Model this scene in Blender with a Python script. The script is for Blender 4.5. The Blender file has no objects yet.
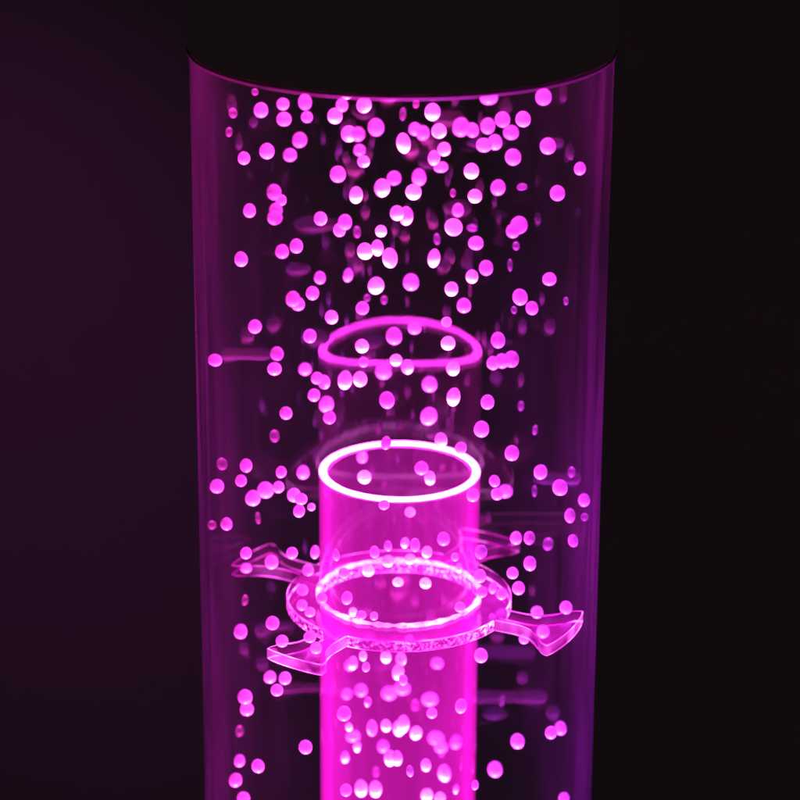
import bpy, bmesh, math, random
from mathutils import Vector, Matrix, noise as mnoise

S = bpy.context.scene
COL = S.collection
R = math.radians
PI = math.pi

# ------------------------------------------------------------------ camera
# The lamp's axis is world z; z = 0 is the top face of the clear collar.
DIST, CAM_Z, PITCH, FPX, ROLL = 0.9609, 0.4280, R(20.0), 2766.0, R(0.30)
cam_d = bpy.data.cameras.new('camera')
cam_d.sensor_width = 36.0
cam_d.lens = 36.0 * FPX / 800.0
cam_d.clip_start = 0.02
cam_d.clip_end = 60.0
cam_d.dof.use_dof = True
cam_d.dof.focus_distance = 0.998
cam_d.dof.aperture_fstop = 8.0
cam = bpy.data.objects.new('camera', cam_d)
COL.objects.link(cam)
CAM_M = (Matrix.Translation((0.0, -DIST, CAM_Z)) @ Matrix.Rotation(PI / 2 - PITCH, 4, 'X')
         @ Matrix.Rotation(ROLL, 4, 'Z'))
cam.matrix_world = CAM_M
S.camera = cam

# ------------------------------------------------------------------ world, exposure
w = bpy.data.worlds.new('World')
S.world = w
w.use_nodes = True
w.node_tree.nodes['Background'].inputs['Color'].default_value = (1.0, 0.80, 0.88, 1)
w.node_tree.nodes['Background'].inputs['Strength'].default_value = 0.0115
S.view_settings.view_transform = 'Standard'
S.view_settings.look = 'None'
S.view_settings.exposure = 0.0
S.view_settings.gamma = 1.0
S.cycles.use_denoising = True
S.cycles.transparent_max_bounces = 48
S.cycles.max_bounces = 14
S.cycles.diffuse_bounces = 3
S.cycles.glossy_bounces = 5
S.cycles.transmission_bounces = 8
S.cycles.volume_bounces = 0
S.cycles.sample_clamp_indirect = 6.0
S.cycles.caustics_reflective = True

# ------------------------------------------------------------------ lamps: the LEDs in the base of the tube
def spot(name, loc, target, energy, color, cone, blend=0.4, size=0.008):
    d = bpy.data.lights.new(name, 'SPOT')
    d.energy, d.color = energy, color
    d.spot_size, d.spot_blend = R(cone), blend
    d.shadow_soft_size = size
    o = bpy.data.objects.new(name, d)
    COL.objects.link(o)
    o.location = loc
    o.rotation_euler = (Vector(target) - Vector(loc)).to_track_quat('-Z', 'Y').to_euler()
    return o

BASE_Z = -0.72
spot('centre_led', (0, 0, BASE_Z), (0, 0, 0.2), 2800.0, (1.0, 0.047, 0.52), 4.6, 0.5)
for k in range(6):
    a = R(30 + 60 * k)
    x, y = 0.051 * math.cos(a), 0.051 * math.sin(a)
    c = (1.0, 0.034, 0.50) if x < -0.02 else ((1.0, 0.034, 0.80) if x < 0.02 else (0.55, 0.030, 1.0))
    spot('ring_led', (x, y, BASE_Z), (x * 0.8, y * 0.8, 0.2), 195.0, c, 15, 0.6)
# violet room light falling on the wall left of the tube, and on the tube's right side
spot('violet_wash', (-1.2, 0.6, 0.9), (-0.52, 2.6, -0.85), 17.0, (0.85, 0.08, 0.9), 25, 1.0, 0.08)
spot('violet_side_lamp', (0.7, 0.9, 0.65), (0.0, 0.0, -0.05), 100.0, (0.40, 0.02, 1.0), 16, 0.8, 0.06)
spot('violet_side_lamp', (-0.7, 0.9, 0.65), (0.0, 0.0, -0.05), 9.0, (0.50, 0.02, 1.0), 16, 0.8, 0.06)

# ------------------------------------------------------------------ materials
def new_mat(name):
    m = bpy.data.materials.new(name)
    m.use_nodes = True
    nt = m.node_tree
    nt.nodes.clear()
    out = nt.nodes.new('ShaderNodeOutputMaterial')
    return m, nt, out

def N(nt, kind, **kw):
    n = nt.nodes.new(kind)
    for k, v in kw.items():
        if k in n.inputs.keys():
            n.inputs[k].default_value = v
        else:
            setattr(n, k, v)
    return n

def math_node(nt, op, a, b=None, clamp=False):
    n = nt.nodes.new('ShaderNodeMath')
    n.operation = op
    n.use_clamp = clamp
    for i, v in enumerate((a, b)):
        if v is None:
            continue
        if isinstance(v, (int, float)):
            n.inputs[i].default_value = v
        else:
            nt.links.new(v, n.inputs[i])
    return n.outputs[0]

def mix_sh(nt, fac, a, b):
    n = nt.nodes.new('ShaderNodeMixShader')
    if isinstance(fac, (int, float)):
        n.inputs[0].default_value = fac
    else:
        nt.links.new(fac, n.inputs[0])
    nt.links.new(a, n.inputs[1])
    nt.links.new(b, n.inputs[2])
    return n.outputs[0]

def obj_noise(nt, scale_vec, scale, detail=3.0, rough=0.55):
    tc = N(nt, 'ShaderNodeTexCoord')
    mp = N(nt, 'ShaderNodeMapping')
    mp.inputs['Scale'].default_value = scale_vec
    nt.links.new(tc.outputs['Object'], mp.inputs['Vector'])
    n = N(nt, 'ShaderNodeTexNoise', Scale=scale, Detail=detail, Roughness=rough)
    nt.links.new(mp.outputs[0], n.inputs['Vector'])
    return n.outputs['Fac']

def facing(nt, power):
    lw = N(nt, 'ShaderNodeLayerWeight', Blend=0.5)
    return math_node(nt, 'POWER', lw.outputs['Facing'], power)

def acrylic(name, refl0, refl1, rough, haze0, haze1, haze_pow, streak, volume=None, vol_strength=0.0, streak_glow=0.0, cut=None, arris_=None, tint=(1, 1, 1)):
    """Clear plastic: lets light through, mirrors more towards grazing, and carries a faint scratched bloom."""
    m, nt, out = new_mat(name)
    tr = N(nt, 'ShaderNodeBsdfTransparent', Color=(*tint, 1))
    gl = N(nt, 'ShaderNodeBsdfGlossy', Color=(1, 1, 1, 1), Roughness=rough)
    df = N(nt, 'ShaderNodeBsdfDiffuse', Color=(0.8, 0.42, 0.8, 1))
    tl = N(nt, 'ShaderNodeBsdfTranslucent', Color=(0.8, 0.42, 0.8, 1))
    scat = mix_sh(nt, 0.6, df.outputs[0], tl.outputs[0])
    st = obj_noise(nt, (1.0, 1.0, 0.07), 130.0, 4.0, 0.6)
    cloud = obj_noise(nt, (1.0, 1.0, 0.45), 22.0, 2.0, 0.5)
    st = math_node(nt, 'MAXIMUM', math_node(nt, 'MULTIPLY', math_node(nt, 'SUBTRACT', st, 0.32), 5.5), 0.15)
    cloud = math_node(nt, 'MAXIMUM', math_node(nt, 'MULTIPLY', math_node(nt, 'SUBTRACT', cloud, 0.30), 5.0), 0.2)
    both = math_node(nt, 'MULTIPLY', st, cloud)                     # mean near 1
    f = facing(nt, haze_pow)
    hz = math_node(nt, 'ADD', math_node(nt, 'MULTIPLY', f, haze1), haze0)
    mod = math_node(nt, 'ADD', math_node(nt, 'MULTIPLY', math_node(nt, 'SUBTRACT', both, 1.0), streak), 1.0)
    hz = math_node(nt, 'MULTIPLY', hz, mod, True)
    body = mix_sh(nt, hz, tr.outputs[0], scat)
    g = facing(nt, 4.0)
    fr = math_node(nt, 'ADD', math_node(nt, 'MULTIPLY', g, refl1), refl0, True)
    surf = mix_sh(nt, fr, body, gl.outputs[0])
    if streak_glow:                                           # streaky emission painted in for light scattered by the tube wall
        le = N(nt, 'ShaderNodeEmission', Color=(1.0, 0.012, 0.74, 1))
        nt.links.new(math_node(nt, 'MULTIPLY', both, streak_glow), le.inputs['Strength'])
        ad = nt.nodes.new('ShaderNodeAddShader')
        nt.links.new(surf, ad.inputs[0])
        nt.links.new(le.outputs[0], ad.inputs[1])
        surf = ad.outputs[0]
    if cut:                                            # a plate: faces marked 1 are its cut sides, 2 its broken edges
        at = N(nt, 'ShaderNodeAttribute')
        at.attribute_name = 'cut'
        geo = N(nt, 'ShaderNodeNewGeometry')           # painted edge glow shows from outside only, clear from within
        clear_back = N(nt, 'ShaderNodeBsdfTransparent').outputs[0]
        e1 = mix_sh(nt, geo.outputs['Backfacing'], glow_shader(nt, *cut), clear_back)
        e2 = glow_shader(nt, *arris_)
        e3 = mix_sh(nt, geo.outputs['Backfacing'], e2, clear_back)
        surf = mix_sh(nt, math_node(nt, 'GREATER_THAN', at.outputs['Fac'], 0.5), surf, e1)
        surf = mix_sh(nt, math_node(nt, 'GREATER_THAN', at.outputs['Fac'], 1.5), surf, e2)
        surf = mix_sh(nt, math_node(nt, 'GREATER_THAN', at.outputs['Fac'], 2.5), surf, e3)
    nt.links.new(surf, out.inputs['Surface'])
    if volume:  # body emission stands in for LED light carried in the plastic
        em = N(nt, 'ShaderNodeEmission', Color=(*volume, 1), Strength=vol_strength)
        nt.links.new(em.outputs[0], out.inputs['Volume'])
    return m

def glow_shader(nt, col, lo, hi, scale, clear, detail=2.0, ramp=(0.40, 0.70), low=(1.0, 0.012, 0.72)):
    """Cut, frosted edge of acrylic: emission painted in for light piped through the plate, magenta with paler sparkles."""
    n1 = obj_noise(nt, (1, 1, 1), scale, detail, 0.65)
    n2 = obj_noise(nt, (1, 1, 1), 38.0, 1.0, 0.5)
    patch = N(nt, 'ShaderNodeMapRange')
    patch.inputs['From Min'].default_value, patch.inputs['From Max'].default_value = 0.36, 0.66
    patch.inputs['To Min'].default_value, patch.inputs['To Max'].default_value = 0.35, 1.6
    nt.links.new(n2, patch.inputs['Value'])
    mr = N(nt, 'ShaderNodeMapRange')
    mr.inputs['From Min'].default_value, mr.inputs['From Max'].default_value = ramp
    nt.links.new(n1, mr.inputs['Value'])
    t = math_node(nt, 'MULTIPLY', mr.outputs[0], patch.outputs[0], True)
    st = math_node(nt, 'ADD', math_node(nt, 'MULTIPLY', t, hi - lo), lo)
    mx = N(nt, 'ShaderNodeMix', data_type='RGBA')
    mx.inputs[6].default_value = (*low, 1)
    mx.inputs[7].default_value = (*col, 1)
    nt.links.new(t, mx.inputs[0])
    em = N(nt, 'ShaderNodeEmission')
    nt.links.new(mx.outputs[2], em.inputs['Color'])
    nt.links.new(st, em.inputs['Strength'])
    tr = N(nt, 'ShaderNodeBsdfTransparent')
    return mix_sh(nt, clear, em.outputs[0], tr.outputs[0])

def glow_edge(name, *args):
    m, nt, out = new_mat(name)
    nt.links.new(glow_shader(nt, *args), out.inputs['Surface'])
    return m

MAGENTA = (1.0, 0.004, 0.66)
M_OUTER = acrylic('clear_acrylic_wall', 0.048, 0.25, 0.015, 0.0008, 0.066, 2.2, 0.9)
M_WET = acrylic('wet_acrylic_wall', 0.005, 0.10, 0.03, 0.0005, 0.022, 2.0, 0.8)
M_INNER = acrylic('emissive_acrylic_tube', 0.008, 0.30, 0.03, 0.0005, 0.010, 1.5, 1.0, (1.0, 0.006, 0.66), 38.0, 0.024)  # tube glow is emission added in place of piped LED light
M_COLLAR = acrylic('emissive_acrylic_plate', 0.04, 0.4, 0.05, 0.003, 0.01, 1.5, 0.6, MAGENTA, 40.0, 0.0,
                   ((1.0, 0.26, 0.92), 0.60, 6.0, 700.0, 0.25, 3.0, (0.45, 0.68)), ((1.0, 0.20, 0.90), 4.0, 10.0, 60.0, 0.0))
def m_arm(glow, edge):
    return acrylic('dim_emissive_plate', 0.04, 0.4, 0.05, 0.002, 0.006, 1.5, 0.6, MAGENTA, glow, 0.0,
                   ((1.0, 0.14, 0.92), 0.16 * edge, 1.3 * edge, 60.0, 0.5), ((1.0, 0.14, 0.90), 1.5 * edge, 4.0 * edge, 60.0, 0.0))
M_RIM = glow_edge('emissive_rim', (1.0, 0.034, 0.80), 36.0, 50.0, 200.0, 0.0, 2.0, (0.4, 0.7), (1.0, 0.034, 0.80))  # rim's blaze painted as emission; no light source sits there
M_BEAD = glow_edge('glue_bead', (1.0, 0.15, 0.90), 2.4, 7.0, 300.0, 0.0, 2.0, (0.3, 0.55), (1.0, 0.08, 0.9))  # bead's bright ring painted as emission, not lit by the LEDs

def m_bubble(name, clear):
    m, nt, out = new_mat(name)
    p = N(nt, 'ShaderNodeBsdfPrincipled')
    p.inputs['Base Color'].default_value = (0.95, 0.93, 0.95, 1)
    p.inputs['Roughness'].default_value = 0.22
    p.inputs['Subsurface Weight'].default_value = 0.46
    p.inputs['Subsurface Radius'].default_value = (1.0, 1.0, 1.0)
    p.inputs['Subsurface Scale'].default_value = 0.012
    sh = p.outputs[0]
    if clear:
        sh = mix_sh(nt, clear, sh, N(nt, 'ShaderNodeBsdfTransparent').outputs[0])
    nt.links.new(sh, out.inputs['Surface'])
    return m
M_BUBBLE = m_bubble('bubble_film', 0.0)
M_FAINT = m_bubble('faint_reflection', 0.90)  # mirrored bubbles, modelled as nearly clear small spheres

def m_plain(name, col, rough, bump=0.0, bscale=200.0):
    m, nt, out = new_mat(name)
    p = N(nt, 'ShaderNodeBsdfPrincipled')
    n = obj_noise(nt, (1, 1, 1), bscale, 4.0)
    mr = N(nt, 'ShaderNodeMix', data_type='RGBA')
    mr.inputs[6].default_value = (*[c * 0.8 for c in col], 1)
    mr.inputs[7].default_value = (*[c * 1.2 for c in col], 1)
    nt.links.new(n, mr.inputs[0])
    nt.links.new(mr.outputs[2], p.inputs['Base Color'])
    p.inputs['Roughness'].default_value = rough
    if bump:
        b = N(nt, 'ShaderNodeBump', Strength=bump, Distance=0.001)
        nt.links.new(n, b.inputs['Height'])
        nt.links.new(b.outputs[0], p.inputs['Normal'])
    nt.links.new(p.outputs[0], out.inputs['Surface'])
    return m
M_CAP = m_plain('brown_black_plastic', (0.55, 0.40, 0.38), 0.6, 0.15, 900.0)
M_LIP = m_plain('smoked_plastic_lip', (0.05, 0.026, 0.03), 0.6, 0.1, 300.0)
M_WALL = m_plain('painted_wall', (0.36, 0.32, 0.33), 0.9, 0.5, 60.0)
M_BASE = m_plain('black_base_plastic', (0.03, 0.03, 0.03), 0.5, 0.2, 400.0)

# ------------------------------------------------------------------ helpers
def link_bm(name, bm, mats, parent=None, smooth=True):
    me = bpy.data.meshes.new(name)
    bmesh.ops.recalc_face_normals(bm, faces=bm.faces)
    marks = [f.material_index for f in bm.faces]
    bm.to_mesh(me)
    bm.free()
    if not isinstance(mats, (list, tuple)) and any(marks):     # one material, its faces told apart by an attribute
        at = me.attributes.new('cut', 'FLOAT', 'FACE')
        at.data.foreach_set('value', [float(k) for k in marks])
        me.polygons.foreach_set('material_index', [0] * len(marks))
    for m in (mats if isinstance(mats, (list, tuple)) else [mats]):
        me.materials.append(m)
    if smooth:
        for p in me.polygons:
            p.use_smooth = True
    o = bpy.data.objects.new(name, me)
    COL.objects.link(o)
    if parent:
        o.parent = parent
    return o

def lathe(profile, seg=128, closed=True, mat_of=None):
    """Revolve a closed (r, z) profile round the z axis."""
    bm = bmesh.new()
    rings = []
    for r, z in profile:
        if r < 1e-6:
            rings.append([bm.verts.new((0, 0, z))] * seg)
        else:
            rings.append([bm.verts.new((r * math.cos(2 * PI * i / seg), r * math.sin(2 * PI * i / seg), z)) for i in range(seg)])
    n = len(rings)
    for k in range(n if closed else n - 1):
        a, b = rings[k], rings[(k + 1) % n]
        for i in range(seg):
            j = (i + 1) % seg
            vs = []
            for v in (a[i], a[j], b[j], b[i]):
                if v not in vs:
                    vs.append(v)
            if len(vs) > 2:
                f = bm.faces.new(vs)
                if mat_of:
                    f.material_index = mat_of(k)
    return bm

def sharp(o, angle=35):
    me = o.data
    me.set_sharp_from_angle(angle=R(angle))

def wobble_torus(rad, z, minor, amp, seed, seg=192, ms=12, flat=1.0):
    bm = bmesh.new()
    rings = []
    for i in range(seg):
        a = 2 * PI * i / seg
        m = minor * (1 + amp * mnoise.noise(Vector((math.cos(a) * 9 + seed, math.sin(a) * 9, seed))))
        rings.append([bm.verts.new(((rad + m * math.cos(t)) * math.cos(a), (rad + m * math.cos(t)) * math.sin(a), z + flat * m * math.sin(t)))
                      for t in (2 * PI * k / ms for k in range(ms))])
    for i in range(seg):
        a, b = rings[i], rings[(i + 1) % seg]
        for k in range(ms):
            bm.faces.new((a[k], b[k], b[(k + 1) % ms], a[(k + 1) % ms]))
    return bm

# ------------------------------------------------------------------ background wall
bm = bmesh.new()
v = [bm.verts.new(p) for p in ((-4, 2.6, -3.0), (4, 2.6, -3.0), (4, 2.6, 3.0), (-4, 2.6, 3.0))]
bm.faces.new(v)
bm2 = bmesh.ops.extrude_face_region(bm, geom=bm.faces[:])
for e in bm2['geom']:
    if isinstance(e, bmesh.types.BMVert):
        e.co.y += 0.1
wall = link_bm('wall', bm, M_WALL, smooth=False)
wall['kind'] = 'structure'

# ------------------------------------------------------------------ the lamp
TUBE_R, TUBE_IN = 0.0750, 0.0716
CAP_Z, RIM_Z, BOT_Z = 0.2102, 0.0505, -0.74
IN_R, IN_R0 = 0.0302, 0.0263
TH = 0.0045

lamp = bpy.data.objects.new('bubble_lamp', None)
COL.objects.link(lamp)
lamp.location = (0, 0, 0)
lamp['label'] = 'tall clear bubble lamp glowing magenta, with a dark cap and a lit inner tube'
lamp['category'] = 'lamp'

o = link_bm('outer_tube', lathe([(TUBE_R, BOT_Z), (TUBE_R, CAP_Z + 0.012), (TUBE_IN, CAP_Z + 0.012), (TUBE_IN, BOT_Z)], 192, True, lambda k: 1 if k == 2 else 0), [M_OUTER, M_WET], lamp); sharp(o)
cr = 0.0757
cap = link_bm('cap', lathe([(0, CAP_Z + 0.004), (TUBE_IN - 0.0006, CAP_Z + 0.004), (TUBE_IN - 0.0006, CAP_Z + 0.0125), (TUBE_R + 0.0004, CAP_Z + 0.0125),
                            (TUBE_R + 0.0004, CAP_Z + 0.0016), (cr - 0.0003, CAP_Z + 0.0016), (cr, CAP_Z + 0.0024),
                            (cr, CAP_Z + 0.094), (cr - 0.003, CAP_Z + 0.098), (0, CAP_Z + 0.0985)], 192, False), M_CAP, lamp); sharp(cap, 12)
link_bm('lip', wobble_torus(TUBE_R + 0.0001, CAP_Z + 0.0008, 0.0008, 0.05, 3.0), M_LIP, cap)

inner = link_bm('inner_tube', lathe([(IN_R, BOT_Z), (IN_R, RIM_Z - 0.0012), (IN_R0, RIM_Z - 0.0012), (IN_R0, BOT_Z)], 160), M_INNER, lamp); sharp(inner)
link_bm('rim', wobble_torus(0.0286, RIM_Z - 0.0003, 0.00158, 0.07, 1.0, flat=0.58), M_RIM, inner)

# clear collar: ring plate, cut edges with painted glow, four flared arms reaching the outer tube
CO_R, CO_R0 = 0.0426, 0.03045
ARMS = [R(-26), R(58), R(147), R(236)]
STEM = 0.0054
def arris(bm, off, is_side, mark=2):
    """Break the sharp edges between a plate's faces and its cut sides: a thin strip whose highlight is painted as emission."""
    ed = [e for e in bm.edges if len(e.link_faces) == 2 and sum(1 for f in e.link_faces if is_side(f)) == 1
          and abs(e.verts[0].co.z - e.verts[1].co.z) < 1e-6]
    bmesh.ops.bevel(bm, geom=ed, offset=off, segments=1, affect='EDGES', material=mark, clamp_overlap=False)
def in_arm(a):
    return any(abs((a - b + PI) % (2 * PI) - PI) < STEM / CO_R * 1.02 for b in ARMS)
seg = 256
CH = 0.00038                                            # broken edges: marked 2 outside, 3 in the hole
bm = lathe([(CO_R, -TH + CH), (CO_R, -CH), (CO_R - CH, 0), (CO_R0 + CH, 0), (CO_R0, -CH), (CO_R0, -TH + CH), (CO_R0 + CH, -TH), (CO_R - CH, -TH)],
           seg, True, lambda k: (1, 2, 0, 3, 1, 3, 0, 2)[k])
for f in bm.faces:
    c = f.calc_center_median()
    if f.material_index in (1, 2) and c.to_2d().length > 0.040 and in_arm(math.atan2(c.y, c.x)):
        f.material_index = 0
collar = link_bm('collar', bm, M_COLLAR, lamp); sharp(collar)
link_bm('glue_bead', wobble_torus(CO_R0 + 0.0002, 0.0008, 0.00085, 0.75, 7.0, 220), M_BEAD, collar)

def arm(ang, mat, half=14.0, reach=0.0706):
    """Flat plate: straight stem, then a fish-tail flare whose end follows the outer tube."""
    right = [(CO_R * math.cos(STEM / CO_R) + 0.0001, STEM), (0.0500, STEM * 0.93), (0.0540, STEM * 0.98), (0.0575, STEM * 1.25), (0.0605, STEM * 1.75),
             (0.0632, STEM * 2.4), (0.0655, STEM * 2.95), (0.0673, STEM * 3.12)]
    tail = [(reach * math.cos(t), reach * math.sin(t)) for t in (R(half - half * k / 5) for k in range(11))]
    k = reach * math.sin(R(half)) / 0.01708
    right = [(x - (0.0706 - reach) * max(0, (x - 0.05) / 0.0173), y if i < 3 else STEM * 0.98 + (y - STEM * 0.98) * (k * 1.5 - 0.5)) for i, (x, y) in enumerate(right)]
    root = [(CO_R * math.cos(t) + 0.0001, CO_R * math.sin(t)) for t in (-STEM / CO_R * (1 - k / 3) for k in range(1, 6))]
    pts = right + tail + [(x, -y) for x, y in reversed(right)] + root
    bm = bmesh.new()
    top = [bm.verts.new((x, y, 0)) for x, y in pts]
    bot = [bm.verts.new((x, y, -TH)) for x, y in pts]
    bm.faces.new(top)
    bm.faces.new(list(reversed(bot)))
    n = len(pts)
    nroot = len(root)
    for i in range(n):
        j = (i + 1) % n
        f = bm.faces.new((top[i], bot[i], bot[j], top[j]))
        f.material_index = 0 if i >= n - nroot - 1 else 1
    arris(bm, 0.0004, lambda f: f.material_index == 1)
    bmesh.ops.rotate(bm, verts=bm.verts, cent=(0, 0, 0), matrix=Matrix.Rotation(ang, 3, 'Z'))
    o = link_bm('arm', bm, mat, collar)
    sharp(o, 30)
    return o
for k, a in enumerate(ARMS):
    arm(a, m_arm(*((40, 2.0), (12, 0.8), (3, 0.8), (24, 3.0))[k]), (14, 11, 10.5, 10.5)[k], (0.0706, 0.0700, 0.0706, 0.0682)[k])  # each arm has its own strength of painted glow

base = link_bm('base', lathe([(0, BOT_Z - 0.01), (0.074, BOT_Z - 0.01), (0.0762, BOT_Z - 0.012), (0.0762, BOT_Z + 0.05), (0.080, BOT_Z + 0.05),
                              (0.125, BOT_Z + 0.03), (0.130, BOT_Z), (0.130, BOT_Z - 0.08), (0, BOT_Z - 0.08)], 128, False), M_BASE, lamp); sharp(base)

# ------------------------------------------------------------------ bubbles
# x, y, half-width, half-height as they stand in the photograph (800 px frame) and a kind:
# '' plain, 'w' white-bottomed, 's' soft (towards the back), 'c' tall and white-hot in the central stream, 'd' dim and tiny, bubble reflections built as faint spheres
RAW = """
261 110 8 8.5;283 104 7 7;284 119 8.5 8;299.5 140 8 8.5;244 158 7 7.5;267 151 8.5 9 s;290 155 7.5 7.5
305 102 7.5 9;307 117 6.5 6.5;347 95 6 5;342 105 6.5 7.5;335 116 8.5 9;364 105 8.5 9.5 w;376 127 9 10 s;349 134 9 9.5 s;358 134 7.5 8
359.5 150 6.5 6.5;363.5 161.5 7 7 w;338 174 9 9.5 s;432.5 112 9 10 s;403.5 143 8 12 c;415 129 7 7;423 133 7 8 w;439 131 8.5 8.5 w
461 127 9 10.5 w;472 130 7.5 8.5 w;444 149 7.5 8 w;434 158 7 9;441 167 8 6 s;471.5 171 8.5 9;489 98 9.5 7;488 126 8 9;484 145 9 8 s
495 142 8 9 s;419 177 8 10 s;543.5 97 9 9.5;502.5 119.5 8.5 9;523 119 8.5 9;511 132.5 8.5 8;548 146 9 9.5;513 157 9 9.5;580 168.5 6.5 7.5
403 114 4 8 d;416 104 4 5 d;391 98 4.5 4 d;233 113 5 6 d;229 132 4 6 d;255 92 4 4 d
249.5 210.5 7 8;274 192 8 9;281 200 6.5 6.5;276 210 7.5 8;275 217.5 8.5 8;241 259 7.5 8.5;282 251.5 7.5 8;296.5 246 7.5 8.5
356 195 7.5 10 c;320.5 218.5 7.5 8;345 222 8 9;339.5 230 7 8 c;381 231 6.5 7;365 251 9 9.5 w;377.5 248 7 10 c;390 258 8.5 11.5 c
320 277.5 6.5 7.5;348 275 5.5 8 s;357 232 4.5 7 d;382 188 9 10.5 s;394 178 8 8;397 213 8 8.5;413.5 192 9 9 w;406 216 8 11 c
458 210 6.5 8;453.5 227 10 10 w;475 196 8 8;498 187.5 8 9;476 243 8.5 8;434 258 7 11 c;486 268 8 9;472 276.5 7 8 w;411 282 9 10 s
437 239 4 7 d;472 228 6 4 d;453 193 3.5 5 d;557.5 193 8.5 9;519 225 9.5 10;513 231 7.5 8;549.5 279 8 7.5;522 187 6 3.5 d;510 265 3 7 d;516 246 4 5 d
255 326.5 7.5 8;215 360 8 7;277 353.5 7.5 8;274.5 369 8 7.5;293 299 8 9;298 304 7.5 7.5;312.5 293 7.5 8;331.5 317 7.5 8;310 336 7.5 8
376 285.5 9 10 s;362.5 308 7.5 7.5 w;394 336 9 10 w;362 346 7.5 8;363.5 362 5.5 6;396 360 7 7;383.5 371 9 9 s;305 369 7 7 s;367 298 4 4.5 d;384 300 4 5 d
451.5 289 7.5 8.5 w;464 305.5 8 8.5;414.5 327.5 7.5 7.5 s;446.5 322 6 6 w;448 343 8 8 w;407.5 367 7 9 c;453 368 7.5 9 w;498 340 8 9.5;502 361 8 8.5;493 363 7 8
520 297 8.5 9.5;532 308 7 8;511.5 359 8.5 9.5;566 301 3 5 d;514 310 3.5 4.5 d
317 378 7 7;324 382 7 8.5 w;345 380 8 11 c;360 379 8 9;314 395 7 7.5;326.5 404 8 9.5 s;329.5 417.5 7 7.5;387 400 8.5 10 w;429.5 384 8.5 9 s
453.5 397 7.5 11 c;487.5 402 7.5 8.5 w;481.5 429 8.5 9.5;429 416 9 10.5 s;441 440 7 9 w;461 448 6.5 7;421.5 468 7.5 8 w;430 478 6 8 c;386 443 5.5 8 w
286 413 7 7.5 w;246 465.5 7 8;274.5 436 5.5 7 d;222 464 6 7 d;281 472 6 7;241 480.5 6.5 7;512 453 8 9;540.5 472 7.5 8.5;571.5 472 4.5 6.5 d;521 406 3.5 5.5 d;535 430 3 6 d
217 486 8 8;265.5 490 9 9.5;278.5 487 6.5 7;253 498 8.5 9;226.5 524 6.5 7.5;212 525 5 5 d;294 495 7.5 8 w;299 511 6.5 7.5;303 472 7 8 s;258 518 3 7 d
246 553 6.5 7;271.5 562 7.5 8;292 553 6.5 7;246 568 6.5 5 s;301 499 7 6.5;311.5 507 4.5 4.5
362 457 6 7 s;364.5 477 7.5 7.5 w;384 505 6 5.5 w;374.5 552 5.5 7 w;388 546 4.5 6.5;368 570 7 7 c;388 561 6.5 7 c;315 552 5 8;308 570 6.5 7 w;336 555 4 7
344 573 6 6 w;410 512 6 5.5 w;443.5 539 7 8 w;405 543 5 6.5;415 545 5.5 8;410 559 6 6 c;427 552 6 7 w;455 557 4.5 5 w;459 568 4 6 w;473 495 7 8;481 552 7 8.5
480 576 7 8 w;494.5 481 6 7;497 494 6.5 7 w;505 491 8 7 s;560 487.5 8.5 9.5 w;584 500 6.5 8;570 515.5 6 8.5 w;584.5 517 4.5 4.5 d;516 538 6.5 8;529.5 538 6.5 8
548 544 6 7.5 d;573 540.5 5.5 7.5;530 563.5 7 9 w;512.5 573 6.5 7 w;534.5 491 3 6.5 d
240.5 631.5 7.5 8.5;272.5 623 7.5 8;282 641 7 7;270 677 6.5 7;285 678 7 7.5;302.5 590 6.5 6.5;302 605 6 6.5;310 612 6 5.5;347 598 6 8 w;322 598 6 6
361 615 6 5;353 612 4.5 5;374 616 4.5 5;310 637 7 6.5;316 648 6.5 7;353 663 5.5 8 c;363 656 4.5 6;366 667 4.5 6;386 657 6 7.5 w;398 672 6.5 9.5 c
425.5 583 6.5 6 w;398 582 6 5;460 607 6 6;482 592 6 6.5;493 588 4.5 7;481 655.5 7.5 8.5;501.5 594 6 7;518.5 588 7 8;537 612 7 7;566 607.5 7 7.5;543 631.5 7 7.5;524 639 5.5 5.5
245 697 8 8.5;247 709 7.5 7.5;277 690 7 7;305.5 747 7.5 8.5 w;239.5 760.5 6 7;258 766 7 8;235.5 780 7 8;243.5 798 7 7;239.5 731 4.5 6.5 d;245 600 3.5 6.5 d
344 713.5 8 9 w;372 728 6 10 c;386 725.5 6 7.5 w;399 728 6.5 9.5 c;390 758 6.5 10 c;397 758 6 9.5 c;349 727 4 5;345 757 4.5 7.5;357 746 4 7;346 790 6.5 7.5;361 788 7 10 c;375.5 789 7 10 c;368 702 4 7
403 724 7 11 c;416 733 6.5 8 c;403 680 5 6.5 w;432 713 6 6.5 w;461 706 6.5 9 w;426 765 5.5 7.5;444.5 773 7 10 c;441.5 751 4 7 d;427 795 6.5 7;440 798 6 7 c;475 785 4 6;410 771 4 7.5;401 659 6 8.5 c;456 789 3 5.5
389 693 8 7 s;402 688 9 7 s;430 699 9 7 s;347 694 6 6 s;361 690 7 7 s;436 738 9 7 s;441 747 7 6 s;353 736 8 6 s;415 705 5 6 d;376 772 4 6 d;383 746 6 7 s;456 742 6 8 s;350 665 6 6 s;437 663 7 6 s
517.5 741 7.5 9;495 769 8 9;551 732.5 6.5 7.5 w;560.5 728 6.5 8;564 798 6 6.5;502 701 2.5 6 d
"""
def parse():
    out = []
    for tok in RAW.replace('\n', ';').split(';'):
        t = tok.split()
        if not t:
            continue
        out.append((float(t[0]), float(t[1]), float(t[2]), float(t[3]), t[4] if len(t) > 4 else ''))
    return out
BUB = parse()

rng = random.Random(11)
cam_loc = CAM_M.to_translation()
rot = CAM_M.to_3x3()
def at_depth(px, py, y):
    d = rot @ Vector(((px - 400) / FPX, -(py - 400) / FPX, -1.0))
    t = (y - cam_loc.y) / d.y
    return cam_loc + d * t, t

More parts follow.
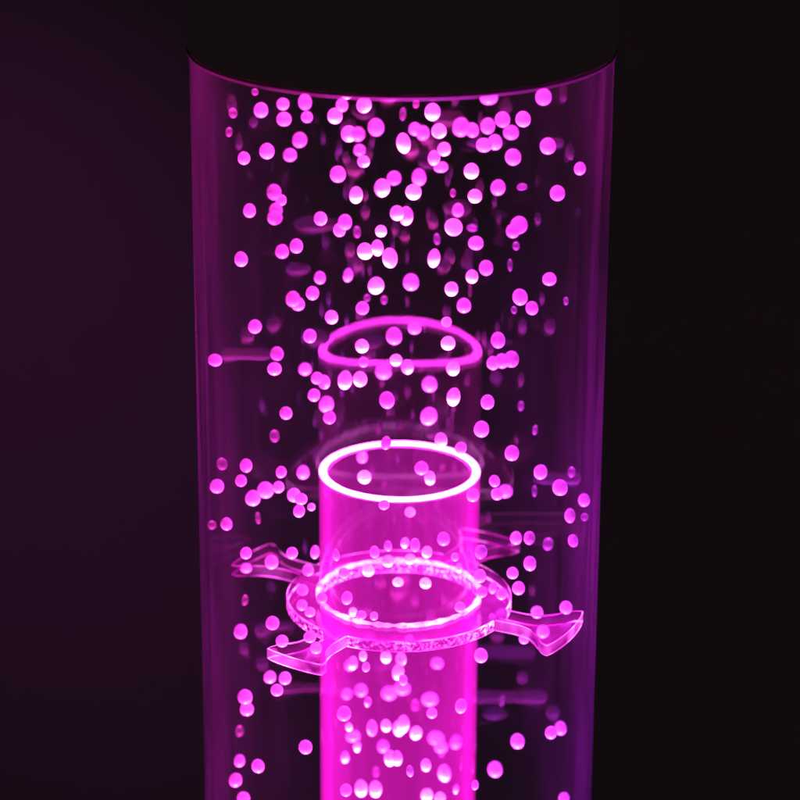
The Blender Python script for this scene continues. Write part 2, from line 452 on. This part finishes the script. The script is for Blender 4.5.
def bubble_mesh(seed, mat):
    bm = bmesh.new()
    bmesh.ops.create_icosphere(bm, subdivisions=3, radius=1.0)
    for v in bm.verts:
        n = mnoise.noise(v.co * 0.8 + Vector((seed * 7.3, seed, 0)))
        v.co *= 1 + 0.045 * n
    me = bpy.data.meshes.new('bubble')
    bm.to_mesh(me)
    bm.free()
    me.materials.append(mat)
    for p in me.polygons:
        p.use_smooth = True
    return me
MESHES = [bubble_mesh(k, M_BUBBLE) for k in range(8)] + [bubble_mesh(k, M_FAINT) for k in range(8, 10)]

def place(px, py, rx, kind):
    """A depth inside the water: tries depths until the bubble clears the inner tube, the collar and the wall."""
    for _ in range(60):
        X = at_depth(px, py, 0.0)[0].x
        ymax = math.sqrt(max(0.0670 ** 2 - X * X, 0.0))
        if kind == 'c':
            lim = math.sqrt(max(0.0225 ** 2 - min(X * X, 0.0224 ** 2), 0))
            y = rng.uniform(-lim, lim)
        elif kind == 's':
            y = rng.uniform(0.35, 0.98) * ymax
        elif kind == 'd':
            y = rng.uniform(0.2, 0.98) * ymax
        else:
            y = rng.uniform(-0.98, 0.15) * ymax
        p, t = at_depth(px, py, y)
        rad = rx / FPX * t
        rho = p.to_2d().length
        if rho + rad > 0.0708:
            continue
        if p.z < RIM_Z + 0.002 and IN_R0 - rad < rho < IN_R + rad:
            continue
        if -TH - rad < p.z < rad and IN_R0 - rad < rho < CO_R + rad:
            continue
        return p, t
    return p, t

# ---- words that single a bubble out: its look, its neighbour, and how many bubble-widths it is from things one can find
W = 15.0
def half(v):
    h = round(v * 2) / 2
    return str(int(h)) if h == int(h) else str(h)
def wall_x(py):
    return 190 + (py - 58) * 13 / 742, 611 - (py - 58) * 21 / 742
def cap_y(px):
    u = max(-1, min(1, (px - 400) / 211))
    return 58 + 39 * math.sqrt(1 - u * u)
def look(rx, kind):
    if kind == 'c':
        return 'tall white-hot oval bubble'
    size = 'small ' if rx < 6 else ('large ' if rx >= 8.5 else '')
    if kind == 'd':
        return 'tiny dim bubble reflection'
    if kind == 's':
        return size + 'soft-edged pink bubble'
    if kind == 'w':
        return size + 'white-bottomed pink bubble'
    return size + 'round pink bubble'
def words(i):
    px, py, rx, ry, kind = BUB[i]
    xl, xr = wall_x(py)
    if px - xl < 9 * W:
        h = half((px - xl) / W) + ' bubble-widths from left wall'
    elif xr - px < 9 * W:
        h = half((xr - px) / W) + ' bubble-widths from right wall'
    else:
        d = (px - 399) / W
        h = ('on the centre line' if abs(d) < 0.25 else half(abs(d)) + ' bubble-widths ' + ('right' if d > 0 else 'left') + ' of centre')
    if py < 240:
        vtxt = half((py - cap_y(px)) / W) + ' below cap'
    elif py < 337:
        vtxt = half((470 - py) / W) + ' above white rim'
    elif py < 470:
        vtxt = half((470 - py) / W) + " above white rim's middle"
    elif py < 600:
        vtxt = half((600 - py) / W) + " above collar's middle"
    else:
        vtxt = half((py - 600) / W) + " below collar's middle"
    if vtxt.startswith('0 '):
        vtxt = 'level with ' + vtxt.split(' ', 2)[2]
    return look(rx, kind), h + ', ' + vtxt

used = {}
first = {}
for i, (px, py, rx, ry, kind) in enumerate(BUB):
    p, t = place(px, py, rx, kind)
    r1, r2 = 0.91 * rx / FPX * t, 0.91 * ry / FPX * t
    k = 8 + i % 2 if kind == 'd' else i % 8
    if k not in first:
        o = bpy.data.objects.new('bubble', MESHES[k])
        first[k] = o
    else:
        o = first[k].copy()
    COL.objects.link(o)
    o.location = p
    o.scale = (r1, r1, r2)
    o.rotation_euler = (rng.uniform(-0.15, 0.15), rng.uniform(-0.2, 0.2), rng.uniform(0, 6.28))
    a, b = words(i)
    lab = a + ' ' + b
    if lab in used:                                   # the same words: say which of the two it is
        j, q = used[lab]
        side = ('upper', 'lower') if abs(py - BUB[j][1]) >= abs(px - BUB[j][0]) else ('left', 'right')
        mine_first = (py < BUB[j][1]) if side[0] == 'upper' else (px < BUB[j][0])
        q['label'] = side[1 if mine_first else 0] + ' ' + lab
        lab = side[0 if mine_first else 1] + ' ' + lab
    used[lab] = (i, o)
    o['label'] = lab
    o['category'] = 'bubble'
    o['group'] = 'bubbles rising through the water'
